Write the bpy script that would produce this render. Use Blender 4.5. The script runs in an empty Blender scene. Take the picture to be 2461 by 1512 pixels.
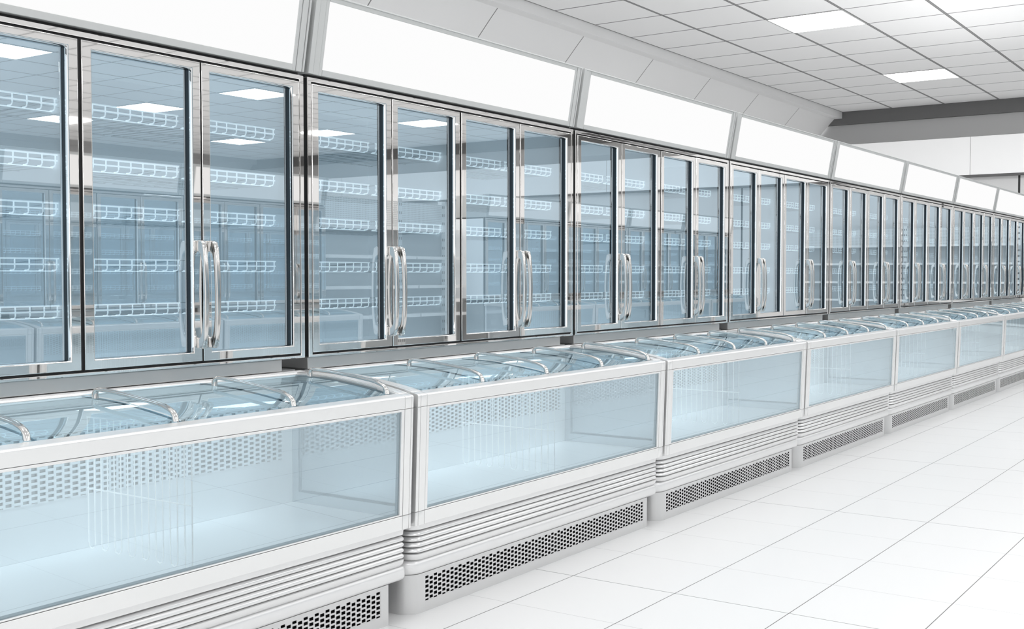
import bpy, bmesh, math, random
from mathutils import Vector, Matrix

random.seed(4)
scene = bpy.context.scene
C = scene.collection
PI = math.pi

# ------------------------------------------------------------------ materials
def new_mat(name):
    m = bpy.data.materials.new(name)
    m.use_nodes = True
    nt = m.node_tree
    nt.nodes.clear()
    return m, nt, nt.nodes, nt.links

def principled(name, col, rough=0.4, metal=0.0, spec=0.5, noise=0.0, nscale=3.0, coat=0.0, glow=0.0):
    m, nt, N, L = new_mat(name)
    out = N.new('ShaderNodeOutputMaterial')
    b = N.new('ShaderNodeBsdfPrincipled')
    b.inputs['Base Color'].default_value = (*col, 1)
    b.inputs['Roughness'].default_value = rough
    b.inputs['Metallic'].default_value = metal
    b.inputs['Specular IOR Level'].default_value = spec
    if glow:
        b.inputs['Emission Color'].default_value = (*col, 1); b.inputs['Emission Strength'].default_value = glow
        m.cycles.emission_sampling = 'NONE'
    if coat:
        b.inputs['Coat Weight'].default_value = coat
        b.inputs['Coat Roughness'].default_value = 0.05
    if noise:
        tc = N.new('ShaderNodeTexCoord')
        n = N.new('ShaderNodeTexNoise')
        n.inputs['Scale'].default_value = nscale
        mr = N.new('ShaderNodeMapRange')
        mr.inputs['To Min'].default_value = max(0.02, rough - noise)
        mr.inputs['To Max'].default_value = rough + noise
        L.new(tc.outputs['Object'], n.inputs['Vector'])
        L.new(n.outputs['Fac'], mr.inputs['Value'])
        L.new(mr.outputs['Result'], b.inputs['Roughness'])
    L.new(b.outputs['BSDF'], out.inputs['Surface'])
    return m

def glass(name, tint, base, gain, ior=1.5, gcol=(0.9, 0.96, 1.0), rough=0.0):
    """thin architectural glass: tinted transparency plus a fresnel mirror reflection"""
    m, nt, N, L = new_mat(name)
    out = N.new('ShaderNodeOutputMaterial')
    tr = N.new('ShaderNodeBsdfTransparent'); tr.inputs['Color'].default_value = (*tint, 1)
    gl = N.new('ShaderNodeBsdfGlossy'); gl.inputs['Color'].default_value = (*gcol, 1)
    gl.inputs['Roughness'].default_value = rough
    fr = N.new('ShaderNodeFresnel'); fr.inputs['IOR'].default_value = ior
    ma = N.new('ShaderNodeMath'); ma.operation = 'MULTIPLY_ADD'
    ma.inputs[1].default_value = gain; ma.inputs[2].default_value = base
    ma.use_clamp = True
    mx = N.new('ShaderNodeMixShader')
    L.new(fr.outputs['Fac'], ma.inputs[0])
    L.new(ma.outputs[0], mx.inputs['Fac'])
    L.new(tr.outputs[0], mx.inputs[1]); L.new(gl.outputs[0], mx.inputs[2])
    L.new(mx.outputs[0], out.inputs['Surface'])
    return m

def emitter(name, col, strength, diff=0.8):
    m, nt, N, L = new_mat(name)
    out = N.new('ShaderNodeOutputMaterial')
    e = N.new('ShaderNodeEmission')
    e.inputs['Color'].default_value = (*col, 1); e.inputs['Strength'].default_value = strength
    L.new(e.outputs[0], out.inputs['Surface'])
    return m

def line_mask(N, L, coord, origin, pitch, width):
    """1 on a line every `pitch` along a scalar coordinate"""
    a = N.new('ShaderNodeMath'); a.operation = 'SUBTRACT'; a.inputs[1].default_value = origin - pitch / 2
    d = N.new('ShaderNodeMath'); d.operation = 'DIVIDE'; d.inputs[1].default_value = pitch
    f = N.new('ShaderNodeMath'); f.operation = 'FRACT'
    s = N.new('ShaderNodeMath'); s.operation = 'SUBTRACT'; s.inputs[1].default_value = 0.5
    ab = N.new('ShaderNodeMath'); ab.operation = 'ABSOLUTE'
    lt = N.new('ShaderNodeMath'); lt.operation = 'LESS_THAN'; lt.inputs[1].default_value = width / 2 / pitch
    L.new(coord, a.inputs[0]); L.new(a.outputs[0], d.inputs[0]); L.new(d.outputs[0], f.inputs[0])
    L.new(f.outputs[0], s.inputs[0]); L.new(s.outputs[0], ab.inputs[0]); L.new(ab.outputs[0], lt.inputs[0])
    return lt.outputs[0]

def lined(name, base, lines, rough=0.4, spec=0.5, noise_amt=0.0, zmax=None, glow=0.0):
    """plain surface with joint lines; lines = [(axis, origin, pitch, width, colour)] in world metres"""
    m, nt, N, L = new_mat(name)
    out = N.new('ShaderNodeOutputMaterial')
    b = N.new('ShaderNodeBsdfPrincipled')
    b.inputs['Roughness'].default_value = rough
    b.inputs['Specular IOR Level'].default_value = spec
    geo = N.new('ShaderNodeNewGeometry')
    sep = N.new('ShaderNodeSeparateXYZ')
    L.new(geo.outputs['Position'], sep.inputs[0])
    rgb = N.new('ShaderNodeRGB'); rgb.outputs[0].default_value = (*base, 1)
    cur = rgb.outputs[0]
    if noise_amt:
        n = N.new('ShaderNodeTexNoise'); n.inputs['Scale'].default_value = 0.7
        L.new(geo.outputs['Position'], n.inputs['Vector'])
        mx = N.new('ShaderNodeMix'); mx.data_type = 'RGBA'
        mx.inputs[6].default_value = (*[c * (1 - noise_amt) for c in base], 1)
        mx.inputs[7].default_value = (*base, 1)
        L.new(n.outputs['Fac'], mx.inputs[0])
        cur = mx.outputs[2]
    for axis, o, p, w, col in lines:
        msk = line_mask(N, L, sep.outputs[axis], o, p, w)
        if zmax is not None:
            g = N.new('ShaderNodeMath'); g.operation = 'LESS_THAN'; g.inputs[1].default_value = zmax
            L.new(sep.outputs[2], g.inputs[0])
            mu = N.new('ShaderNodeMath'); mu.operation = 'MULTIPLY'
            L.new(msk, mu.inputs[0]); L.new(g.outputs[0], mu.inputs[1]); msk = mu.outputs[0]
        mx = N.new('ShaderNodeMix'); mx.data_type = 'RGBA'
        mx.inputs[7].default_value = (*col, 1)
        L.new(msk, mx.inputs[0]); L.new(cur, mx.inputs[6])
        cur = mx.outputs[2]
    L.new(cur, b.inputs['Base Color'])
    if glow:
        L.new(cur, b.inputs['Emission Color']); b.inputs['Emission Strength'].default_value = glow
        m.cycles.emission_sampling = 'NONE'
    L.new(b.outputs['BSDF'], out.inputs['Surface'])
    return m

g = lambda v: (v, v, v)
MT = {}
MT['chrome'] = principled('polished steel', (0.82, 0.805, 0.79), 0.018, 1.0)
MT['handle'] = principled('handle chrome', (0.66, 0.65, 0.635), 0.12, 1.0, noise=0.04, nscale=40)
MT['steel'] = principled('satin steel', (0.58, 0.58, 0.575), 0.32, 0.75, noise=0.08, nscale=4)
MT['white'] = principled('white enamel', (0.85, 0.85, 0.845), 0.27, 0.5, 0.5)
MT['rib'] = principled('light rib metal', (0.86, 0.86, 0.86), 0.2, 0.5, 0.5, noise=0.05, nscale=20)
MT['plinth'] = principled('plinth enamel', (0.68, 0.68, 0.68), 0.33, 0.3, 0.5)
MT['canopy'] = principled('canopy frame enamel', (0.56, 0.57, 0.565), 0.4, 0.0, 0.5)
MT['sign'] = emitter('backlit sign face', (1.0, 1.0, 1.0), 0.98)
MT['lamp'] = emitter('ceiling lamp diffuser', (1.0, 1.0, 1.0), 13.0)
MT['black'] = principled('black gap', (0.006, 0.006, 0.007), 0.6)
MT['navy'] = principled('dark gasket', (0.006, 0.016, 0.026), 0.3)
MT['slot'] = principled('shadow slot', (0.02, 0.02, 0.02), 0.5)
MT['liner'] = principled('white freezer liner', (0.84, 0.87, 0.89), 0.25, 0.0, 0.5, glow=0.17)  # glow added to brighten the cabinet interiors; the liner is no lamp
MT['chestliner'] = principled('white chest liner', (0.86, 0.89, 0.91), 0.12, 0.0, 0.8, glow=0.14)  # faint self-glow added so the chest interiors read brighter
MT['chestend'] = principled('chest end wall', (0.68, 0.72, 0.75), 0.015, 0.6, 0.8)
MT['recess'] = principled('recessed groove', (0.42, 0.46, 0.49), 0.4)
MT['bumper'] = principled('bumper enamel', (0.82, 0.82, 0.82), 0.28, 0.3, 0.5)
MT['railwhite'] = principled('rear rail enamel', (0.93, 0.93, 0.93), 0.45)
MT['wirefaint'] = principled('faint coated wire', (0.66, 0.72, 0.75), 0.4)
MT['wiresoft'] = principled('divider wire', (0.93, 0.95, 0.96), 0.35, glow=0.28)  # part of its brightness is an added glow
MT['wire'] = principled('white coated wire', (0.92, 0.94, 0.95), 0.35, glow=0.95)  # strong added glow keeps the shelf wires bright behind tinted glass
MT['doorglass'] = glass('door glass', (0.61, 0.77, 0.865), 0.29, 1.7, 1.5, (0.80, 0.92, 1.0))
MT['frontglass'] = glass('front glass', (0.83, 0.92, 0.96), 0.23, 1.4, 1.5, (0.82, 0.93, 0.98))
MT['lidglass'] = glass('lid glass', (0.80, 0.92, 0.97), 0.03, 0.4, 1.5, (0.75, 0.90, 0.97))
MT['edge'] = principled('blue glass edge', (0.36, 0.48, 0.55), 0.15)
MT['edgedark'] = principled('dark glass edge', (0.035, 0.075, 0.105), 0.15)
MT['shelf'] = principled('white shelving', (0.85, 0.86, 0.86), 0.4)
MT['shelfback'] = principled('grey shelving back', (0.52, 0.54, 0.55), 0.5)
def mat_perf():
    m, nt, N, L = new_mat('perforated header')
    out = N.new('ShaderNodeOutputMaterial'); b = N.new('ShaderNodeBsdfPrincipled')
    geo = N.new('ShaderNodeTexCoord'); sep = N.new('ShaderNodeSeparateXYZ')
    L.new(geo.outputs['Object'], sep.inputs[0])
    a = line_mask(N, L, sep.outputs[1], 0, 0.036, 0.02)
    c = line_mask(N, L, sep.outputs[2], 0, 0.03, 0.014)
    mu = N.new('ShaderNodeMath'); mu.operation = 'MULTIPLY'
    L.new(a, mu.inputs[0]); L.new(c, mu.inputs[1])
    mx = N.new('ShaderNodeMix'); mx.data_type = 'RGBA'
    mx.inputs[6].default_value = (0.86, 0.87, 0.87, 1); mx.inputs[7].default_value = (0.35, 0.38, 0.4, 1)
    L.new(mu.outputs[0], mx.inputs[0]); L.new(mx.outputs[2], b.inputs['Base Color'])
    L.new(b.outputs[0], out.inputs[0])
    return m
MT['header'] = mat_perf()
J = g(0.30)
MT['floor'] = lined('white floor tiles', g(0.89),
    [(1, 4.553, 0.607, 0.0032, g(0.55)), (1, 5.160, 0.607 * 4, 0.0048, g(0.12)), (0, -3.172, 0.5975, 0.0048, g(0.12))],
    rough=0.32, spec=0.3, noise_amt=0.02)
MT['ceiling'] = lined('ceiling tiles', g(0.90),
    [(1, 30.3, 1.297, 0.034, g(0.18)), (0, -10.247, 1.311, 0.054, g(0.18)), (0, -10.247, 1.311, 0.030, g(0.30))], rough=0.8, spec=0.1)
MT['covedim'] = principled('shaded cove', g(0.40), 0.6, spec=0.2)  # darker copy of the cove, its shade put into the colour
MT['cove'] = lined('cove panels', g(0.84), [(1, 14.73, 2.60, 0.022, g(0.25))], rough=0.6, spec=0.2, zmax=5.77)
MT['wall'] = principled('pale wall', g(0.70), 0.7, spec=0.2)
MT['wallpanel'] = lined('grey wall panels', g(0.82), [(0, -5.816, 5.4, 0.05, g(0.06))], rough=0.6, spec=0.2)
MT['fasciawhite'] = lined('white fascia', g(0.88), [(0, -6.93, 5.4, 0.014, g(0.35))], rough=0.5, spec=0.2, glow=0.28)  # added self-glow lifts this band where the lamps leave it dim
MT['midgrey'] = principled('mid grey bulkhead', g(0.49), 0.7, spec=0.2)
MT['darkgrey'] = principled('dark grey band', g(0.17), 0.7, spec=0.2)

# ------------------------------------------------------------------ mesh builder
class MB:
    def __init__(s):
        s.v = []; s.f = []; s.m = []
    def add(s, vs, fs, mi=0):
        o = len(s.v); s.v += [tuple(v) for v in vs]
        for f in fs:
            s.f.append([o + i for i in f]); s.m.append(mi)
    def box(s, x0, x1, y0, y1, z0, z1, mi=0):
        vs = [(x, y, z) for x in (x0, x1) for y in (y0, y1) for z in (z0, z1)]
        s.add(vs, [(0, 1, 3, 2), (4, 6, 7, 5), (0, 4, 5, 1), (2, 3, 7, 6), (0, 2, 6, 4), (1, 5, 7, 3)], mi)
    def prism_y(s, poly, y0, y1, mi=0):
        """poly: (x,z) loop extruded along y"""
        n = len(poly)
        vs = [(x, y0, z) for x, z in poly] + [(x, y1, z) for x, z in poly]
        fs = [list(range(n))[::-1], [n + i for i in range(n)]]
        fs += [(i, (i + 1) % n, n + (i + 1) % n, n + i) for i in range(n)]
        s.add(vs, fs, mi)
    def strip_y(s, line, y0, y1, th, mi=0):
        """(x,z) polyline swept along y with thickness th downwards"""
        poly = list(line) + [(x, z - th) for x, z in reversed(line)]
        n = len(line)
        vs = [(x, y0, z) for x, z in poly] + [(x, y1, z) for x, z in poly]
        N2 = 2 * n
        fs = []
        for i in range(N2):
            j = (i + 1) % N2
            fs.append((i, j, N2 + j, N2 + i))
        for i in range(n - 1):
            a, b, c, d = i, i + 1, N2 - 2 - i, N2 - 1 - i
            fs.append((d, c, b, a)); fs.append((N2 + a, N2 + b, N2 + c, N2 + d))
        s.add(vs, fs, mi)
    def sheet_y(s, line, y0, y1, mi=0):
        n = len(line)
        vs = [(x, y0, z) for x, z in line] + [(x, y1, z) for x, z in line]
        s.add(vs, [(i, i + 1, n + i + 1, n + i) for i in range(n - 1)], mi)
    def loft(s, loops, mi=0, caps=True):
        n = len(loops[0]); o = []
        vs = [p for lp in loops for p in lp]
        fs = []
        for k in range(len(loops) - 1):
            for i in range(n):
                j = (i + 1) % n
                fs.append((k * n + i, k * n + j, (k + 1) * n + j, (k + 1) * n + i))
        if caps:
            fs.append(list(range(n))[::-1]); fs.append([(len(loops) - 1) * n + i for i in range(n)])
        s.add(vs, fs, mi)
    def tube(s, pts, r, n=6, mi=0):
        pts = [Vector(p) for p in pts]; loops = []
        for i, p in enumerate(pts):
            if i == 0: d = pts[1] - p
            elif i == len(pts) - 1: d = p - pts[i - 1]
            else: d = (pts[i + 1] - p).normalized() + (p - pts[i - 1]).normalized()
            d.normalize()
            a = Vector((0, 0, 1)) if abs(d.z) < 0.9 else Vector((0, 1, 0))
            u = d.cross(a).normalized(); w = d.cross(u).normalized()
            loops.append([tuple(p + u * math.cos(2 * PI * k / n) * r + w * math.sin(2 * PI * k / n) * r) for k in range(n)])
        s.loft(loops, mi)
    def mesh(s, name, mats, bevel=0.0, seg=2, smooth=None, recalc=True):
        me = bpy.data.meshes.new(name)
        me.from_pydata(s.v, [], s.f)
        for m in mats: me.materials.append(m)
        for p, mi in zip(me.polygons, s.m): p.material_index = mi
        bm = bmesh.new(); bm.from_mesh(me)
        if recalc: bmesh.ops.recalc_face_normals(bm, faces=bm.faces)
        if bevel:
            es = [e for e in bm.edges if len(e.link_faces) == 2 and e.calc_face_angle(0) > math.radians(28)]
            bmesh.ops.bevel(bm, geom=es, offset=bevel, segments=seg, affect='EDGES', profile=0.5, clamp_overlap=True)
        bm.to_mesh(me); bm.free()
        if smooth:
            for p in me.polygons: p.use_smooth = True
            me.set_sharp_from_angle(angle=math.radians(smooth))
            if bevel:
                me.update()
                for p in me.polygons:
                    if p.area > 0.0025: p.use_smooth = False
        me.update()
        return me

def obj(name, me, parent=None):
    o = bpy.data.objects.new(name, me); C.objects.link(o)
    if parent: o.parent = parent
    return o
def thing(name, label, cat, loc=(0, 0, 0), rz=0, group=None):
    o = bpy.data.objects.new(name, None); C.objects.link(o)
    o.empty_display_size = 0.1
    o.location = loc; o.rotation_euler = (0, 0, rz)
    o['label'] = label; o['category'] = cat
    if group: o['group'] = group
    return o
def copy_tree(o, parent=None):
    c = o.copy(); C.objects.link(c)
    if parent: c.parent = parent
    for ch in list(o.children): copy_tree(ch, c)
    return c
def struct(name, me):
    o = obj(name, me); o['kind'] = 'structure'; return o

# ------------------------------------------------------------------ room shell
XL, XR, YB, YF, ZC = -12.2, 26.4, -9.0, 30.3, 5.945
def quad(name, vs, mat, mats=None):
    b = MB(); b.add(vs, [(0, 1, 2, 3)]); return struct(name, b.mesh(name, [mat], recalc=False))
quad('floor', [(XL, YB, 0), (XR, YB, 0), (XR, YF, 0), (XL, YF, 0)], MT['floor'])
quad('ceiling', [(-10.3, YB, ZC), (-10.3, YF, ZC), (24.6, YF, ZC), (24.6, YB, ZC)], MT['ceiling'])
prof = [(-10.247, ZC + 0.02), (-10.247, 5.772), (-10.46, 5.772), (-10.60, 5.625), (-10.84, 5.36), (-11.4, 4.75), (-12.0, 4.05)]
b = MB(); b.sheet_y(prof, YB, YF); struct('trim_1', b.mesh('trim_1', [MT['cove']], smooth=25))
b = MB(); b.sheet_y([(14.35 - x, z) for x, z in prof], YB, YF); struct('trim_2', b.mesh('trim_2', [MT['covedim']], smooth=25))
b = MB(); b.box(-12.2, -12.0, YB, YF, 0, 4.1); struct('wall_left', b.mesh('wall_left', [MT['wall']]))
b = MB(); b.box(26.3, 26.5, YB, YF, 0, 4.1); struct('wall_right', b.mesh('wall_right', [MT['wall']]))
b = MB()
b.box(-12.2, 26.5, YF, YF + 0.2, 0.0, 4.05, 0)
b.box(-12.2, 26.5, YF + 0.06, YF + 0.2, 5.057, 5.60, 1)
struct('wall_back', b.mesh('wall_back', [MT['wallpanel'], MT['midgrey']]))
b = MB(); b.box(-12.2, 26.5, YF - 0.0, YF + 0.2, 5.605, 5.975); struct('trim_3', b.mesh('trim_3', [MT['darkgrey']]))
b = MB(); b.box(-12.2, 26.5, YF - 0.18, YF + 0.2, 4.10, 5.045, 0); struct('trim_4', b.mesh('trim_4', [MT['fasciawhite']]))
b = MB(); b.box(-12.2, 26.5, YF - 0.16, YF + 0.2, 4.045, 4.10, 0); struct('trim_5', b.mesh('trim_5', [MT['darkgrey']]))  # dark strip painting in the shadow under the white fascia

# ceiling lamps, flush with the tile grid
def lamp_meshes():
    f = MB(); hx, hy, w = 1.311 / 2, 1.297 / 2, 0.022
    f.box(-hx, hx, -hy, -hy + w, -0.012, 0.0); f.box(-hx, hx, hy - w, hy, -0.012, 0.0)
    f.box(-hx, -hx + w, -hy + w, hy - w, -0.012, 0.0); f.box(hx - w, hx, -hy + w, hy - w, -0.012, 0.0)
    d = MB(); d.add([(-hx + w, -hy + w, -0.006), (-hx + w, hy - w, -0.006), (hx - w, hy - w, -0.006), (hx - w, -hy + w, -0.006)], [(0, 1, 2, 3)])
    return f.mesh('lamp_frame', [MT['canopy']]), d.mesh('lamp_diffuser', [MT['lamp']], recalc=False)
lf, ld = lamp_meshes()
first = None
for r in (4, 9, 14, 19, 24):
    for k in range(2, 26, 3):
        x = -10.247 + (k + 0.5) * 1.311; y = 30.3 - (r - 0.5) * 1.297
        if (r, k) == (4, 2): lab = 'square lit ceiling panel farther from the camera, near the far wall'
        elif (r, k) == (9, 2): lab = 'square lit ceiling panel nearer the camera, at the top edge of the picture'
        else: lab = 'square lit ceiling panel over the hall, not seen directly but mirrored in freezer doors'
        if first is None:
            first = thing('ceiling_light', lab, 'ceiling light', (x, y, ZC), 0, 'ceiling light panels')
            obj('lamp_frame', lf, first); obj('diffuser', ld, first); t = first
        else:
            t = copy_tree(first); t.location = (x, y, ZC)
        t['label'] = lab

# ------------------------------------------------------------------ perforated plate
def perf_plate(b, x, y0, y1, z0, z1, pc, pr, hw, hh, depth, mi=0, wi=None):
    """plate facing +x with rectangular holes, alternate columns shifted half a row"""
    n = int(round((y1 - y0) / pc))
    pc = (y1 - y0) / n
    for i in range(n):
        a = y0 + i * pc; l = a + (pc - hw) / 2; r = l + hw
        b.add([(x, a, z0), (x, l, z0), (x, l, z1), (x, a, z1)], [(0, 1, 2, 3)], mi)
        b.add([(x, r, z0), (x, a + pc, z0), (x, a + pc, z1), (x, r, z1)], [(0, 1, 2, 3)], mi)
        c = z0 + (pr / 2 if i % 2 else 0.0)
        cuts = []
        while c < z1 + hh:
            lo, hi = max(z0, c - hh / 2), min(z1, c + hh / 2)
            if hi - lo > 0.0015: cuts.append((lo, hi))
            c += pr
        z = z0
        for lo, hi in cuts:
            if lo > z + 1e-5: b.add([(x, l, z), (x, r, z), (x, r, lo), (x, l, lo)], [(0, 1, 2, 3)], mi)
            xd = x - depth
            b.add([(x, l, lo), (x, r, lo), (x, r, hi), (x, l, hi), (xd, l, lo), (xd, r, lo), (xd, r, hi), (xd, l, hi)],
                  [(0, 4, 5, 1), (1, 5, 6, 2), (2, 6, 7, 3), (3, 7, 4, 0)], mi if wi is None else wi)
            z = hi
        if z1 > z + 1e-5: b.add([(x, l, z), (x, r, z), (x, r, z1), (x, l, z1)], [(0, 1, 2, 3)], mi)

def footprint(xb, xf, y0, y1, rl, rr, z, n=7):
    """rectangle seen from above, front corners rounded (rl at y0, rr at y1)"""
    p = [(xb, y0, z)]
    for i in range(n + 1):
        a = -PI / 2 + PI / 2 * i / n
        p.append((xf - rl + rl * math.cos(a), y0 + rl + rl * math.sin(a), z))
    for i in range(n + 1):
        a = PI / 2 * i / n
        p.append((xf - rr + rr * math.cos(a), y1 - rr + rr * math.sin(a), z))
    p.append((xb, y1, z))
    return p

# ------------------------------------------------------------------ upright glass-door freezer
DOORS = [(0.030, 0.626), (0.633, 1.227), (1.243, 1.839), (1.847, 2.444)]
ZD0, ZD1 = 1.2174, 2.537
FW, FB, FT = 0.050, 0.043, 0.038   # stile, bottom and top rail of a door
W = 2.474

def ring(b, x0, x1, y0, y1, z0, z1, a0, a1, c0, c1, mi=0):
    """rectangular ring: outer y0..z1, opening a0..a1 x c0..c1, extruded x0..x1"""
    O = [(y0, z0), (y1, z0), (y1, z1), (y0, z1)]; I = [(a0, c0), (a1, c0), (a1, c1), (a0, c1)]
    vs = [(x, y, z) for x in (x0, x1) for y, z in O + I]
    fs = []
    for i in range(4):
        j = (i + 1) % 4
        fs += [(8 + i, 8 + j, 12 + j, 12 + i), (j, i, 4 + i, 4 + j), (i, j, 8 + j, 8 + i), (4 + j, 4 + i, 12 + i, 12 + j)]
    b.add(vs, fs, mi)

def make_handle_mesh():
    outer = [(0.0, 1.752), (0.030, 1.752), (0.042, 1.744), (0.050, 1.715), (0.058, 1.64), (0.062, 1.513),
             (0.058, 1.386), (0.050, 1.311), (0.042, 1.282), (0.030, 1.274), (0.0, 1.274)]
    inner = [(0.0, 1.322), (0.016, 1.322), (0.027, 1.334), (0.035, 1.365), (0.0405, 1.42), (0.043, 1.513),
             (0.0405, 1.606), (0.035, 1.661), (0.027, 1.692), (0.016, 1.704), (0.0, 1.704)]
    b = MB(); n = len(outer)
    inn = inner[::-1]
    for k in range(n - 1):
        a, c = outer[k], outer[k + 1]; d, e = inn[k], inn[k + 1]
        vs = [(p[0], y, p[1]) for y in (-0.0125, 0.0125) for p in (a, c, e, d)]
        fs = [(0, 1, 2, 3), (7, 6, 5, 4), (0, 4, 5, 1), (2, 6, 7, 3)]
        if k == 0: fs.append((0, 3, 7, 4))
        if k == n - 2: fs.append((1, 5, 6, 2))
        b.add(vs, fs)
    me = bpy.data.meshes.new('t'); me.from_pydata(b.v, [], b.f)
    bm = bmesh.new(); bm.from_mesh(me)
    bmesh.ops.remove_doubles(bm, verts=bm.verts, dist=1e-5)
    bmesh.ops.recalc_face_normals(bm, faces=bm.faces)
    es = [e for e in bm.edges if len(e.link_faces) == 2 and e.calc_face_angle(0) > math.radians(50)]
    bmesh.ops.bevel(bm, geom=es, offset=0.0055, segments=3, affect='EDGES', profile=0.5, clamp_overlap=True)
    m2 = bpy.data.meshes.new('door_handle'); bm.to_mesh(m2); bm.free(); bpy.data.meshes.remove(me)
    m2.materials.append(MT['handle'])
    for p in m2.polygons: p.use_smooth = True
    m2.set_sharp_from_angle(angle=math.radians(60))
    return m2

def wire_shelf_mesh(width):
    b = MB(); xf, xb = -0.135, -0.665; r = 0.0022
    n = max(2, int(round(width / 0.0625)))
    for i in range(n + 1):
        y = min(width - 0.004, max(0.004, i * width / n))
        b.tube([(xf, y, 0), (xf, y, -0.036), (xf - 0.004, y, -0.044), (xf - 0.012, y, -0.047), (xf - 0.03, y, -0.047)], 0.0029, 6)
        b.tube([(xf - 0.028, y, -0.047), (xb, y, -0.047)], 0.0018, 4, 1)
    for x, z in ((xf, 0.0), (xf, -0.0235), (xf - 0.03, -0.05), (-0.40, -0.05), (xb, -0.05)):
        b.tube([(x, -0.004, z), (x, width + 0.004, z)], 0.0037 if x > -0.15 else 0.0024, 6, 0 if x > -0.17 else 1)
    for y in (0.0, width):
        b.tube([(xf, y, 0), (xf - 0.06, y, 0.0), (xb, y, -0.03)], r, 5, 1)
    return b.mesh('wire_shelf', [MT['wire'], MT['wirefaint']], smooth=50)

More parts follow.
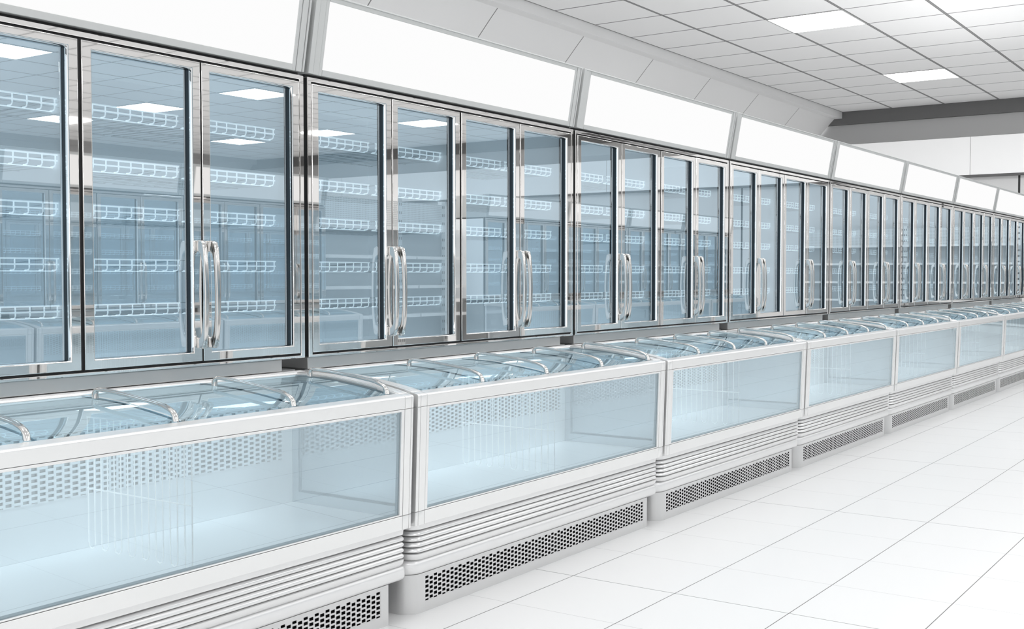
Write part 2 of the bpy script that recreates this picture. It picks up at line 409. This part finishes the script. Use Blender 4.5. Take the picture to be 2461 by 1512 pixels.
def make_freezer(label, group):
    t = thing('glass_door_freezer', label, 'freezer', (0, 0, 0), 0, group)
    # carcass: chrome face ring, liner, lower cabinet
    b = MB()
    ring(b, -0.05, 0.0, 0.0, W, 1.195, 2.567, 0.0265, W - 0.0265, 1.2085, 2.5455)
    me = b.mesh('face_frame', [MT['chrome']], bevel=0.003, seg=2, smooth=40)
    me.materials.append(MT['slot'])  # outer sides coloured near-black to put shade between the cabinets
    for p in me.polygons:
        if abs(p.normal.y) > 0.99 and (p.center.y < 0.004 or p.center.y > W - 0.004): p.material_index = 1
    obj('face_frame', me, t)
    b = MB()
    b.box(-0.73, -0.05, 0.004, 0.035, 1.20, 2.56); b.box(-0.73, -0.05, W - 0.035, W - 0.004, 1.20, 2.56)
    b.box(-0.73, -0.70, 0.035, W - 0.035, 1.20, 2.56)
    b.box(-0.70, -0.05, 0.035, W - 0.035, 1.20, 1.225); b.box(-0.70, -0.05, 0.035, W - 0.035, 2.535, 2.56)
    b.box(-0.70, -0.095, 1.222, 1.248, 1.225, 2.535)
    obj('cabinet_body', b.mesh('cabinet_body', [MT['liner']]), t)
    # black mullions and fillers that put shade into the door gaps
    b = MB()
    yy = [0.0268] + [0.5 * (DOORS[i][1] + DOORS[i + 1][0]) for i in range(3)] + [W - 0.0268]
    b.box(-0.080, -0.0525, 0.0268, 0.055, 1.209, 2.545); b.box(-0.080, -0.0525, W - 0.055, W - 0.0268, 1.209, 2.545)
    for y in yy[1:4]: b.box(-0.080, -0.0525, y - 0.030, y + 0.030, 1.209, 2.545)
    b.box(-0.0795, -0.053, 0.0268, W - 0.0268, 1.209, 1.240); b.box(-0.0795, -0.053, 0.0268, W - 0.0268, 2.520, 2.545)
    b.box(-0.05, -0.010, 0.0268, W - 0.0268, 2.5376, 2.545); b.box(-0.05, -0.010, 0.0268, W - 0.0268, 1.2088, 1.2168)
    for k in range(3): b.box(-0.05, -0.010, DOORS[k][1] + 0.0004, DOORS[k + 1][0] - 0.0004, 1.209, 2.545)
    obj('gap_shade_frame', b.mesh('gap_shade_frame', [MT['black']]), t)
    b = MB(); b.box(-0.70, -0.012, 0.002, 2.33, 1.137, 1.194)
    obj('base_panel', b.mesh('base_panel', [MT['steel']], bevel=0.003, smooth=40), t)
    b = MB(); b.box(-0.70, -0.06, 0.01, W - 0.01, 0.0, 1.136)
    obj('lower_cabinet', b.mesh('lower_cabinet', [MT['steel']]), t)
    # doors
    glass_me = {}
    for i, (y0, y1) in enumerate(DOORS):
        a0, a1, c0, c1 = y0 + FW, y1 - FW, ZD0 + FB, ZD1 - FT
        b = MB()
        # front face with a chamfer round the opening
        O = [(y0, ZD0), (y1, ZD0), (y1, ZD1), (y0, ZD1)]
        ch = 0.010
        I0 = [(a0 - ch * .4, c0 - ch * .4), (a1 + ch * .4, c0 - ch * .4), (a1 + ch * .4, c1 + ch * .4), (a0 - ch * .4, c1 + ch * .4)]
        I1 = [(a0, c0), (a1, c0), (a1, c1), (a0, c1)]
        vs = [(-0.04, y, z) for y, z in O] + [(0.0, y, z) for y, z in O] + [(0.0, y, z) for y, z in I0] + [(-0.010, y, z) for y, z in I1] + [(-0.016, y, z) for y, z in I1]
        fs = []
        for k in range(4):
            j = (k + 1) % 4
            fs += [(k, j, 4 + j, 4 + k), (4 + k, 4 + j, 8 + j, 8 + k), (8 + k, 8 + j, 12 + j, 12 + k), (12 + k, 12 + j, 16 + j, 16 + k)]
        b.add(vs, fs)
        me = bpy.data.meshes.new('door'); me.from_pydata(b.v, [], b.f); me.materials.append(MT['chrome'])
        bm = bmesh.new(); bm.from_mesh(me)
        bmesh.ops.recalc_face_normals(bm, faces=bm.faces)
        es = [e for e in bm.edges if len(e.link_faces) == 2 and all(abs(v.co.x) < 1e-6 for v in e.verts) and (abs(e.verts[0].co.y - e.verts[1].co.y) < 1e-6 or abs(e.verts[0].co.z - e.verts[1].co.z) < 1e-6)]
        bmesh.ops.bevel(bm, geom=es, offset=0.0035, segments=3, affect='EDGES', profile=0.5, clamp_overlap=True)
        bm.to_mesh(me); bm.free()
        for p in me.polygons: p.use_smooth = True
        me.set_sharp_from_angle(angle=math.radians(35))
        me.update()
        for p in me.polygons:
            if abs(p.normal.x) > 0.99 or p.area > 0.004: p.use_smooth = False
        d = obj('door', me, t)
        b = MB(); b.add([(-0.030, a0, c0), (-0.030, a1, c0), (-0.030, a1, c1), (-0.030, a0, c1)], [(0, 1, 2, 3)])
        obj('glass_pane', b.mesh('glass_pane', [MT['doorglass']], recalc=False), d)
        b = MB(); ring(b, -0.031, -0.016, y0 + 0.003, y1 - 0.003, ZD0 + 0.003, ZD1 - 0.003, a0, a1, c0, c1)
        ring(b, -0.050, -0.031, y0 + 0.003, y1 - 0.003, ZD0 + 0.003, ZD1 - 0.003, a0 - 0.012, a1 + 0.012, c0 - 0.012, c1 + 0.012)
        obj('gasket', b.mesh('gasket', [MT['navy']]), d)
        hy = (y1 - 0.021) if i % 2 == 0 else (y0 + 0.037)
        h = obj('handle', handle_me, d); h.location = (0.0, hy - (0.0 if i % 2 else 0.0), 0.0)
    # shelves: five per door
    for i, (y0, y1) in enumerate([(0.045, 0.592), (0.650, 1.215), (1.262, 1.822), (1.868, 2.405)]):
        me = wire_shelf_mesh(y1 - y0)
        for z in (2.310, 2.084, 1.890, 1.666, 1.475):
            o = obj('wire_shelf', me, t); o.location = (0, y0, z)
    # canopy
    b = MB()
    xf = lambda z: 0.004 + 0.065 * (z - 2.583) / 0.382
    z0, z1 = 2.583, 2.965
    b.prism_y([(-0.70, z0), (xf(z0) - 0.014, z0), (xf(z1) - 0.014, z1 - 0.004), (-0.70, z1 - 0.004)], 0.002, 2.468)
    st = lambda y0, y1, za, zb, dx=0.0: b.prism_y([(xf(za) - 0.016, za), (xf(za) + dx, za), (xf(zb) + dx, zb), (xf(zb) - 0.016, zb)], y0, y1)
    st(0.0, 0.030, z0, z1, 0.004); st(0.033, 0.073, z0, z1); st(0.0755, 0.098, z0, z1, -0.003)
    st(2.396, 2.418, z0, z1, -0.003); st(2.4205, 2.456, z0, z1); st(2.459, 2.470, z0, z1, 0.004)
    st(0.098, 2.396, z0, z0 + 0.030, -0.001); st(0.098, 2.396, z1 - 0.024, z1, -0.001)
    b.prism_y([(-0.06, z1 - 0.004), (xf(z1) + 0.003, z1 - 0.004), (xf(z1) + 0.003, z1 + 0.004), (-0.06, z1 + 0.004)], 0.0, 2.470)
    cn = obj('canopy', b.mesh('canopy', [MT['canopy']], bevel=0.0015, seg=1), t)
    b = MB(); za, zb = z0 + 0.030, z1 - 0.024
    b.prism_y([(xf(za) - 0.012, za), (xf(za) - 0.006, za), (xf(zb) - 0.006, zb), (xf(zb) - 0.012, zb)], 0.098, 2.396)
    s = obj('backlit_sign_panel', b.mesh('backlit_sign_panel', [MT['sign']]), cn); s['label'] = 'blank white backlit sign panel'
    b = MB(); b.box(-0.70, -0.030, 0.01, W - 0.01, 2.5605, 2.584)  # near-black block painting the shade of the slot under the canopy
    obj('canopy_slot', b.mesh('canopy_slot', [MT['slot']]), t)
    return t

handle_me = make_handle_mesh()

# ------------------------------------------------------------------ glass-lidded chest freezer
ARC = [(0.0, 1.053), (-0.04, 1.0635), (-0.083, 1.0735), (-0.16, 1.0875), (-0.25, 1.100), (-0.34, 1.111), (-0.43, 1.1205), (-0.52, 1.1265), (-0.60, 1.1295), (-0.735, 1.131)]
def arc_z(x):
    for (x0, z0), (x1, z1) in zip(ARC, ARC[1:]):
        if x1 <= x <= x0: return z0 + (z1 - z0) * (x - x0) / (x1 - x0)
    return ARC[-1][1]
SEGS = [(0.0, 0.0203), (0.0222, 0.0663), (0.0682, 2.408), (2.410, 2.452), (2.454, 2.468)]
LIDS = [(0.072, 0.622), (0.622, 1.217), (1.217, 1.812), (1.812, 2.392)]

def make_chest(label, group):
    t = thing('chest_freezer', label, 'freezer', (0, 0, 0), 0, group)
    cf = lambda z: -0.021 * (1.055 - z) / 0.612
    # plinth with an opening for the grille
    b = MB()
    pl, pr_, gz0, gz1, gy0, gy1 = 0.040, 2.392, 0.051, 0.1685, 0.153, 2.336
    def blk(y0, y1, rl, rr, z0, z1):
        b.loft([footprint(-0.735, -0.088, y0, y1, rl, rr, z0), footprint(-0.735, -0.088, y0, y1, rl, rr, z1)])
    blk(pl, gy0, 0.085, 0.0001, 0, 0.1875); blk(gy1, pr_, 0.0001, 0.006, 0, 0.1875)
    b.box(-0.12, -0.088, gy0, gy1, 0, gz0); b.box(-0.12, -0.088, gy0, gy1, gz1, 0.1875)
    obj('plinth', b.mesh('plinth', [MT['plinth']], smooth=40), t)
    b = MB()
    perf_plate(b, -0.0895, gy0, gy1, gz0, gz1, 0.0328, 0.0224, 0.0240, 0.0138, 0.012, 0, 1)
    b.add([(-0.104, gy0, gz0), (-0.104, gy1, gz0), (-0.104, gy1, gz1), (-0.104, gy0, gz1)], [(0, 1, 2, 3)], 1)  # hole walls and backing coloured black to stand in for shade
    gr = obj('vent_grille', b.mesh('vent_grille', [MT['plinth'], MT['black']], recalc=False), t)
    # bumper
    b = MB(); lo = []
    for z, d in ((0.187, -0.022), (0.1885, -0.012), (0.194, -0.004), (0.204, 0.0), (0.236, 0.0), (0.247, -0.003), (0.254, -0.010), (0.2565, -0.022)):
        lo.append(footprint(-0.735, -0.079 + d, 0.030 - d, 2.515 + d, 0.085, 0.035, z))
    b.loft(lo)
    obj('bumper', b.mesh('bumper', [MT['bumper']], smooth=60), t)
    # ribbed skirt
    b = MB(); lo = []
    X0, ya, yb = -0.068, 0.045, 2.488
    def lp(z, d): lo.append(footprint(-0.70, X0 + d, ya - d, yb + d, 0.07, 0.02, z))
    lp(0.255, -0.030); lp(0.2575, -0.012); lp(0.270, -0.003); lp(0.288, 0.0); lp(0.2915, -0.006)
    for k in range(4):
        z = 0.2915 + 0.0265 * k
        lp(z + 0.0005, -0.034); lp(z + 0.0036, -0.034); lp(z + 0.0045, -0.0035); lp(z + 0.010, 0.0); lp(z + 0.0165, -0.001); lp(z + 0.0225, -0.005); lp(z + 0.0255, -0.009)
    lp(0.398, -0.022); lp(0.402, -0.022); lp(0.404, -0.003); lp(0.440, 0.0); lp(0.4425, -0.02)
    b.loft(lo)
    obj('ribbed_skirt', b.mesh('ribbed_skirt', [MT['rib']], smooth=45), t)
    # front frame
    b = MB()
    pz = lambda za, zb, y0, y1, dx=0.0, th=0.03: b.prism_y([(cf(za) - th, za), (cf(za) + dx, za), (cf(zb) + dx, zb), (cf(zb) - th, zb)], y0, y1)
    for k, (y0, y1) in enumerate(SEGS):
        pz(0.443, 0.5072, y0, y1)
        b.prism_y([(-0.05, 0.9958), (cf(0.9958), 0.9958), (0.0, 1.047), (-0.0035, 1.0532), (-0.010, 1.0557), (-0.050, 1.0632)], y0, y1)
        if k != 2: pz(0.5090, 0.9940, y0, y1)
    pz(0.5090, 0.9940, 0.0682, 0.0865, -0.001); pz(0.5090, 0.9940, 2.388, 2.408, -0.001)
    pz(0.5090, 0.5155, 0.0865, 2.388, -0.001); pz(0.9835, 0.9940, 0.0865, 2.388, -0.001)
    obj('front_frame', b.mesh('front_frame', [MT['white']], bevel=0.0018, seg=2, smooth=40), t)
    b = MB()   # dark backing seen in the thin joints
    for y0, y1 in ((0.001, 0.0675), (2.4085, 2.467)):
        b.prism_y([(cf(.445) - 0.05, .445), (cf(.445) - 0.006, .445), (cf(1.05) - 0.006, 1.045), (cf(1.05) - 0.05, 1.045)], y0, y1)
    obj('joint_backing', b.mesh('joint_backing', [MT['steel']]), t)
    # front glass
    b = MB(); dx = -0.009
    b.add([(cf(.515) + dx, 0.0865, .515), (cf(.515) + dx, 2.388, .515), (cf(.984) + dx, 2.388, .984), (cf(.984) + dx, 0.0865, .984)], [(0, 1, 2, 3)], 0)
    e = dx - 0.014
    b.prism_y([(cf(.515) + e, .5155), (cf(.515) + dx - .001, .5155), (cf(.515) + dx - .001, .5175), (cf(.515) + e, .5225)], 0.0865, 2.388, 1)
    b.prism_y([(cf(.515) + e, .5155), (cf(.515) + dx - .001, .5155), (cf(.984) + dx - .001, .984), (cf(.984) + e, .984)], 2.381, 2.388, 1)
    obj('front_glass', b.mesh('front_glass', [MT['frontglass'], MT['edge']], recalc=False), t)
    # liner
    b = MB()
    b.box(-0.735, -0.712, 0.03, 2.44, 0.20, 1.095)
    b.box(-0.712, -0.034, 0.03, 2.44, 0.4435, 0.497)
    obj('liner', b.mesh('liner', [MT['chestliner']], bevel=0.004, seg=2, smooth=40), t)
    for y0, y1 in ((0.03, 0.071), (2.402, 2.44)):
        b = MB()
        b.prism_y([(-0.712, 0.497), (cf(.5) - 0.036, 0.497), (-0.036, 1.03), (-0.25, 1.075), (-0.5, 1.10), (-0.712, 1.105)], y0, y1)
        yi = (y1, y1 + 0.003) if y0 < 1 else (y0 - 0.003, y0)
        b.box(-0.668, -0.650, yi[0], yi[1], 0.548, 1.06, 1); b.box(-0.650, -0.060, yi[0], yi[1], 0.548, 0.563, 1)
        obj('end_wall', b.mesh('end_wall', [MT['chestend'], MT['recess']], bevel=0.004, seg=2, smooth=40), t)
    b = MB()
    perf_plate(b, -0.7, 0.14, 2.33, 0.713, 0.972, 0.0361, 0.02265, 0.0265, 0.0125, 0.006)
    b.add([(-0.7115, 0.14, .713), (-0.7115, 2.33, .713), (-0.7115, 2.33, .972), (-0.7115, 0.14, .972)], [(0, 1, 2, 3)], 1)
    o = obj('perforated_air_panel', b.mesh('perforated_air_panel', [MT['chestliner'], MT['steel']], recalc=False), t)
    # wire divider
    b = MB(); y = 1.25; r = 0.0028; n = 16
    for k in range(0, n, 2):
        xa = -0.69 + 0.63 * k / (n - 1); xb = -0.69 + 0.63 * (k + 1) / (n - 1)
        b.tube([(xa, y, 1.03), (xa, y, 0.525), (xa + 0.006, y, 0.506), (xa + 0.018, y, 0.501), (xb - 0.018, y, 0.501), (xb - 0.006, y, 0.506), (xb, y, 0.525), (xb, y, 1.03)], r, 5)
    for z in (1.03, 0.742): b.tube([(-0.695, y, z), (-0.055, y, z)], r * 1.1, 5)
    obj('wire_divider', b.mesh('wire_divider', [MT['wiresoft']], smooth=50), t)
    # curved top rails and rear rail
    b = MB()
    for y0, y1 in ((0.0, 0.0203), (0.0222, 0.0663), (2.410, 2.452), (2.454, 2.468)):
        b.strip_y([(x, z) for x, z in ARC if x < -0.03], y0, y1, 0.05)
    for y0, y1 in ((0.0682, 0.073), (2.398, 2.408)):
        b.strip_y([(x, z - 0.0015) for x, z in ARC if x < -0.03], y0, y1, 0.035)
    b.prism_y([(-0.738, 1.07), (-0.672, 1.090), (-0.668, 1.122), (-0.675, 1.130), (-0.72, 1.1335), (-0.738, 1.128)], 0.0, 2.468, 1)
    obj('top_rail', b.mesh('top_rail', [MT['white'], MT['railwhite']], bevel=0.002, seg=2, smooth=40), t)
    # sliding lids
    xs = [-0.052 - (0.672 - 0.052) * i / 16 for i in range(17)]
    for i, (y0, y1) in enumerate(LIDS):
        b = MB(); dz = -0.006 - (0.005 if i % 2 else 0.0)
        b.sheet_y([(x, arc_z(x) + dz) for x in xs], y0, y1, 0)
        b.strip_y([(x, arc_z(x) + dz - 0.0005) for x in xs], y1 - 0.007, y1 - 0.001, 0.006, 1)
        l = obj('sliding_lid', b.mesh('sliding_lid', [MT['lidglass'], MT['edgedark']], smooth=30, recalc=False), t)
        h = obj('handle', lid_handle_me, l); h.location = (0, y1 - 0.030, 0)
    return t

def make_lid_handle():
    b = MB(); loops = []
    xa, xb = -0.072, -0.548
    pts = []
    za, zb = arc_z(xa) - 0.008, arc_z(xb) - 0.008
    pts = [(xa, za), (xa - 0.002, za + 0.020), (xa - 0.012, za + 0.034), (xa - 0.030, za + 0.0425)]
    for k in range(1, 12):
        x = xa - 0.030 + (xb + 0.022 - (xa - 0.030)) * k / 12
        pts.append((x, arc_z(x) + 0.0335 - 0.004 * (k / 12)))
    pts += [(xb + 0.020, zb + 0.036), (xb + 0.006, zb + 0.031), (xb, zb + 0.020), (xb, zb)]
    n = 10
    for i, (x, z) in enumerate(pts):
        p0 = Vector(pts[max(0, i - 1)]); p1 = Vector(pts[min(len(pts) - 1, i + 1)])
        d = (p1 - p0).normalized(); nx, nz = -d.y, d.x
        foot = min(i, len(pts) - 1 - i)
        ra = 0.0085 + (0.006 if foot == 0 else 0.003 if foot == 1 else 0)   # in the arc plane
        rb = 0.013
        loops.append([(x + nx * ra * math.cos(2 * PI * k / n), rb * math.sin(2 * PI * k / n), z + nz * ra * math.cos(2 * PI * k / n)) for k in range(n)])
    b.loft(loops)
    return b.mesh('lid_handle', [MT['handle']], smooth=60)
lid_handle_me = make_lid_handle()

# ------------------------------------------------------------------ white gondola shelving
def make_shelving(label, width, group):
    """front faces +x, runs along y"""
    t = thing('gondola_shelving', label, 'shelving', (0, 0, 0), 0, group)
    b = MB(); b.box(-0.52, -0.50, 0.0, width, 0.0, 2.33); obj('back_panel', b.mesh('back_panel', [MT['shelfback']]), t)
    b = MB(); b.box(-0.50, -0.485, 0.03, width - 0.03, 2.34, 2.80)
    obj('perforated_header', b.mesh('perforated_header', [MT['header']]), t)
    for y in (0.0, width - 0.09):
        b = MB(); b.box(-0.56, -0.482, y, y + 0.09, 0.0, 2.86)
        for k in range(17):
            for dy in (0.014, 0.058): b.box(-0.4825, -0.481, y + dy, y + dy + 0.018, 0.5 + k * 0.14, 0.545 + k * 0.14, 1)
        obj('post', b.mesh('post', [MT['shelf'], MT['black']]), t)
    for z, d in ((2.36, 0.32), (1.90, 0.40), (1.43, 0.44), (0.97, 0.48), (0.25, 0.52)):
        b = MB(); b.box(-0.50, -0.50 + d, 0.01, width - 0.01, z - 0.02, z); b.box(-0.50 + d, -0.49 + d, 0.01, width - 0.01, z - 0.045, z + 0.005)
        obj('shelf', b.mesh('shelf', [MT['shelf']]), t)
    b = MB(); b.box(-0.52, 0.0, 0.0, width, 0.0, 0.2); obj('base', b.mesh('base', [MT['shelf']]), t)
    return t

# ------------------------------------------------------------------ placing everything
FX, FY0, CX, CY0, P = -4.02, 4.058, -3.324, 4.053, 2.5
ordinal = ['first', 'second', 'third', 'fourth', 'fifth', 'sixth', 'seventh', 'eighth']
FL = ['tall stainless glass-door freezer nearest the camera, cut by the left picture edge',
      'tall stainless glass-door freezer second from the left, its whole white sign in view',
      'tall stainless glass-door freezer third from the left in the wall row',
      'tall stainless glass-door freezer fourth from the left in the wall row',
      'tall stainless glass-door freezer fifth from the left in the wall row',
      'tall stainless glass-door freezer sixth from the left in the wall row',
      'tall stainless glass-door freezer seventh from the left, second to last in the row',
      'tall stainless glass-door freezer at the far right end of the wall row']
CL = ['low white glass-lidded chest freezer nearest the camera, filling the lower left corner',
      'low white glass-lidded chest freezer second from the left, its whole floor grille in view',
      'low white glass-lidded chest freezer third from the left along the aisle',
      'low white glass-lidded chest freezer fourth from the left along the aisle',
      'low white glass-lidded chest freezer fifth from the left along the aisle',
      'low white glass-lidded chest freezer sixth from the left along the aisle',
      'low white glass-lidded chest freezer cut by the right picture edge',
      'low white glass-lidded chest freezer beyond the right picture edge, only its rear corner showing']
GF, GC = 'upright freezers in the wall row', 'chest freezers in front of the wall row'
f0 = make_freezer(FL[0], GF); c0 = make_chest(CL[0], GC)
f0.location = (FX, FY0 - P, 0); c0.location = (CX, CY0 - P, 0)
for k in range(1, 8):
    f = copy_tree(f0); f.location = (FX, FY0 + P * (k - 1), 0); f['label'] = FL[k]
    c = copy_tree(c0); c.location = (CX, CY0 + P * (k - 1), 0); c['label'] = CL[k]

# the row on the other side of the aisle, seen as mirror images in the doors
OX = 3.32
LAf = 'tall stainless freezer across the aisle, mirrored in the two nearest freezers'
LAc = 'low chest freezer across the aisle, mirrored low in the two nearest freezers'
LBf = 'tall stainless freezer farther down across the aisle, mirrored in third and fourth freezers'
LBc = 'low chest freezer farther down across the aisle, mirrored low in the third freezer'
for ends, lf_, lc_, gf, gc in (((11.87, 9.37, 6.87), LAf, LAc, 'near freezers across the aisle', 'near chests across the aisle'),
                               ((18.2, 20.7, 23.2, 25.7), LBf, LBc, 'far freezers across the aisle', 'far chests across the aisle')):
    for y in ends:
        f = copy_tree(f0); f.location = (OX, y, 0); f.rotation_euler.z = PI; f['label'] = lf_; f['group'] = gf
        c = copy_tree(c0); c.location = (OX - 0.696, y + 0.005, 0); c.rotation_euler.z = PI; c['label'] = lc_; c['group'] = gc

s = make_shelving('empty white shelving bay across the aisle, mirrored in the second freezer, next to the freezers', 2.48, None)
s.location = (3.66, 14.42, 0); s.rotation_euler.z = PI
s2 = make_shelving('narrow empty white shelving bay across the aisle, right beside its wider twin', 1.23, None)
s2.location = (3.66, 15.66, 0); s2.rotation_euler.z = PI
sw = make_shelving('empty white wall shelving bay along the far wall, mirrored in the distant freezer doors', 2.72, 'far wall shelving')
sw.location = (0.45 + 0.0, 29.55, 0); sw.rotation_euler.z = -PI / 2
for x in (-2.3, -5.05):
    c = copy_tree(sw); c.location = (x, 29.55, 0)

# added fill light, unseen above the freezer row, brightens the ceiling
def ceiling_fill(x, y, sx, sy, power, z=3.05):
    l = bpy.data.lights.new('ceiling_fill', 'AREA'); l.shape = 'RECTANGLE'; l.size = sx; l.size_y = sy; l.energy = power
    o = bpy.data.objects.new('ceiling_fill', l); C.objects.link(o); o.location = (x, y, z); o.rotation_euler = (PI, 0, 0)
ceiling_fill(-4.45, 11.0, 0.35, 22.0, 230)

# ------------------------------------------------------------------ world, camera, colour
w = bpy.data.worlds.new('World'); scene.world = w; w.use_nodes = True
bg = w.node_tree.nodes.get('Background') or w.node_tree.nodes.new('ShaderNodeBackground')
bg.inputs['Color'].default_value = (0.97, 0.985, 1.0, 1); bg.inputs['Strength'].default_value = 1.3

cam = bpy.data.cameras.new('Camera')
co = bpy.data.objects.new('Camera', cam); C.objects.link(co); scene.camera = co
cam.sensor_fit = 'HORIZONTAL'; cam.sensor_width = 36.0; cam.lens = 36.0 * 2754.0 / 2461.0
cam.clip_start = 0.05; cam.clip_end = 200
co.location = (0, 0, 1.6)
co.rotation_euler = (math.radians(90 - 1.9757), 0, math.radians(34.6706))

scene.view_settings.view_transform = 'Standard'
scene.view_settings.look = 'None'
scene.view_settings.exposure = 0.0
scene.view_settings.gamma = 1.0
cy = scene.cycles
cy.max_bounces = 9; cy.diffuse_bounces = 4; cy.glossy_bounces = 4; cy.transmission_bounces = 4; cy.transparent_max_bounces = 16
cy.caustics_reflective = False; cy.caustics_refractive = False
cy.sample_clamp_indirect = 4.0
cy.use_denoising = True
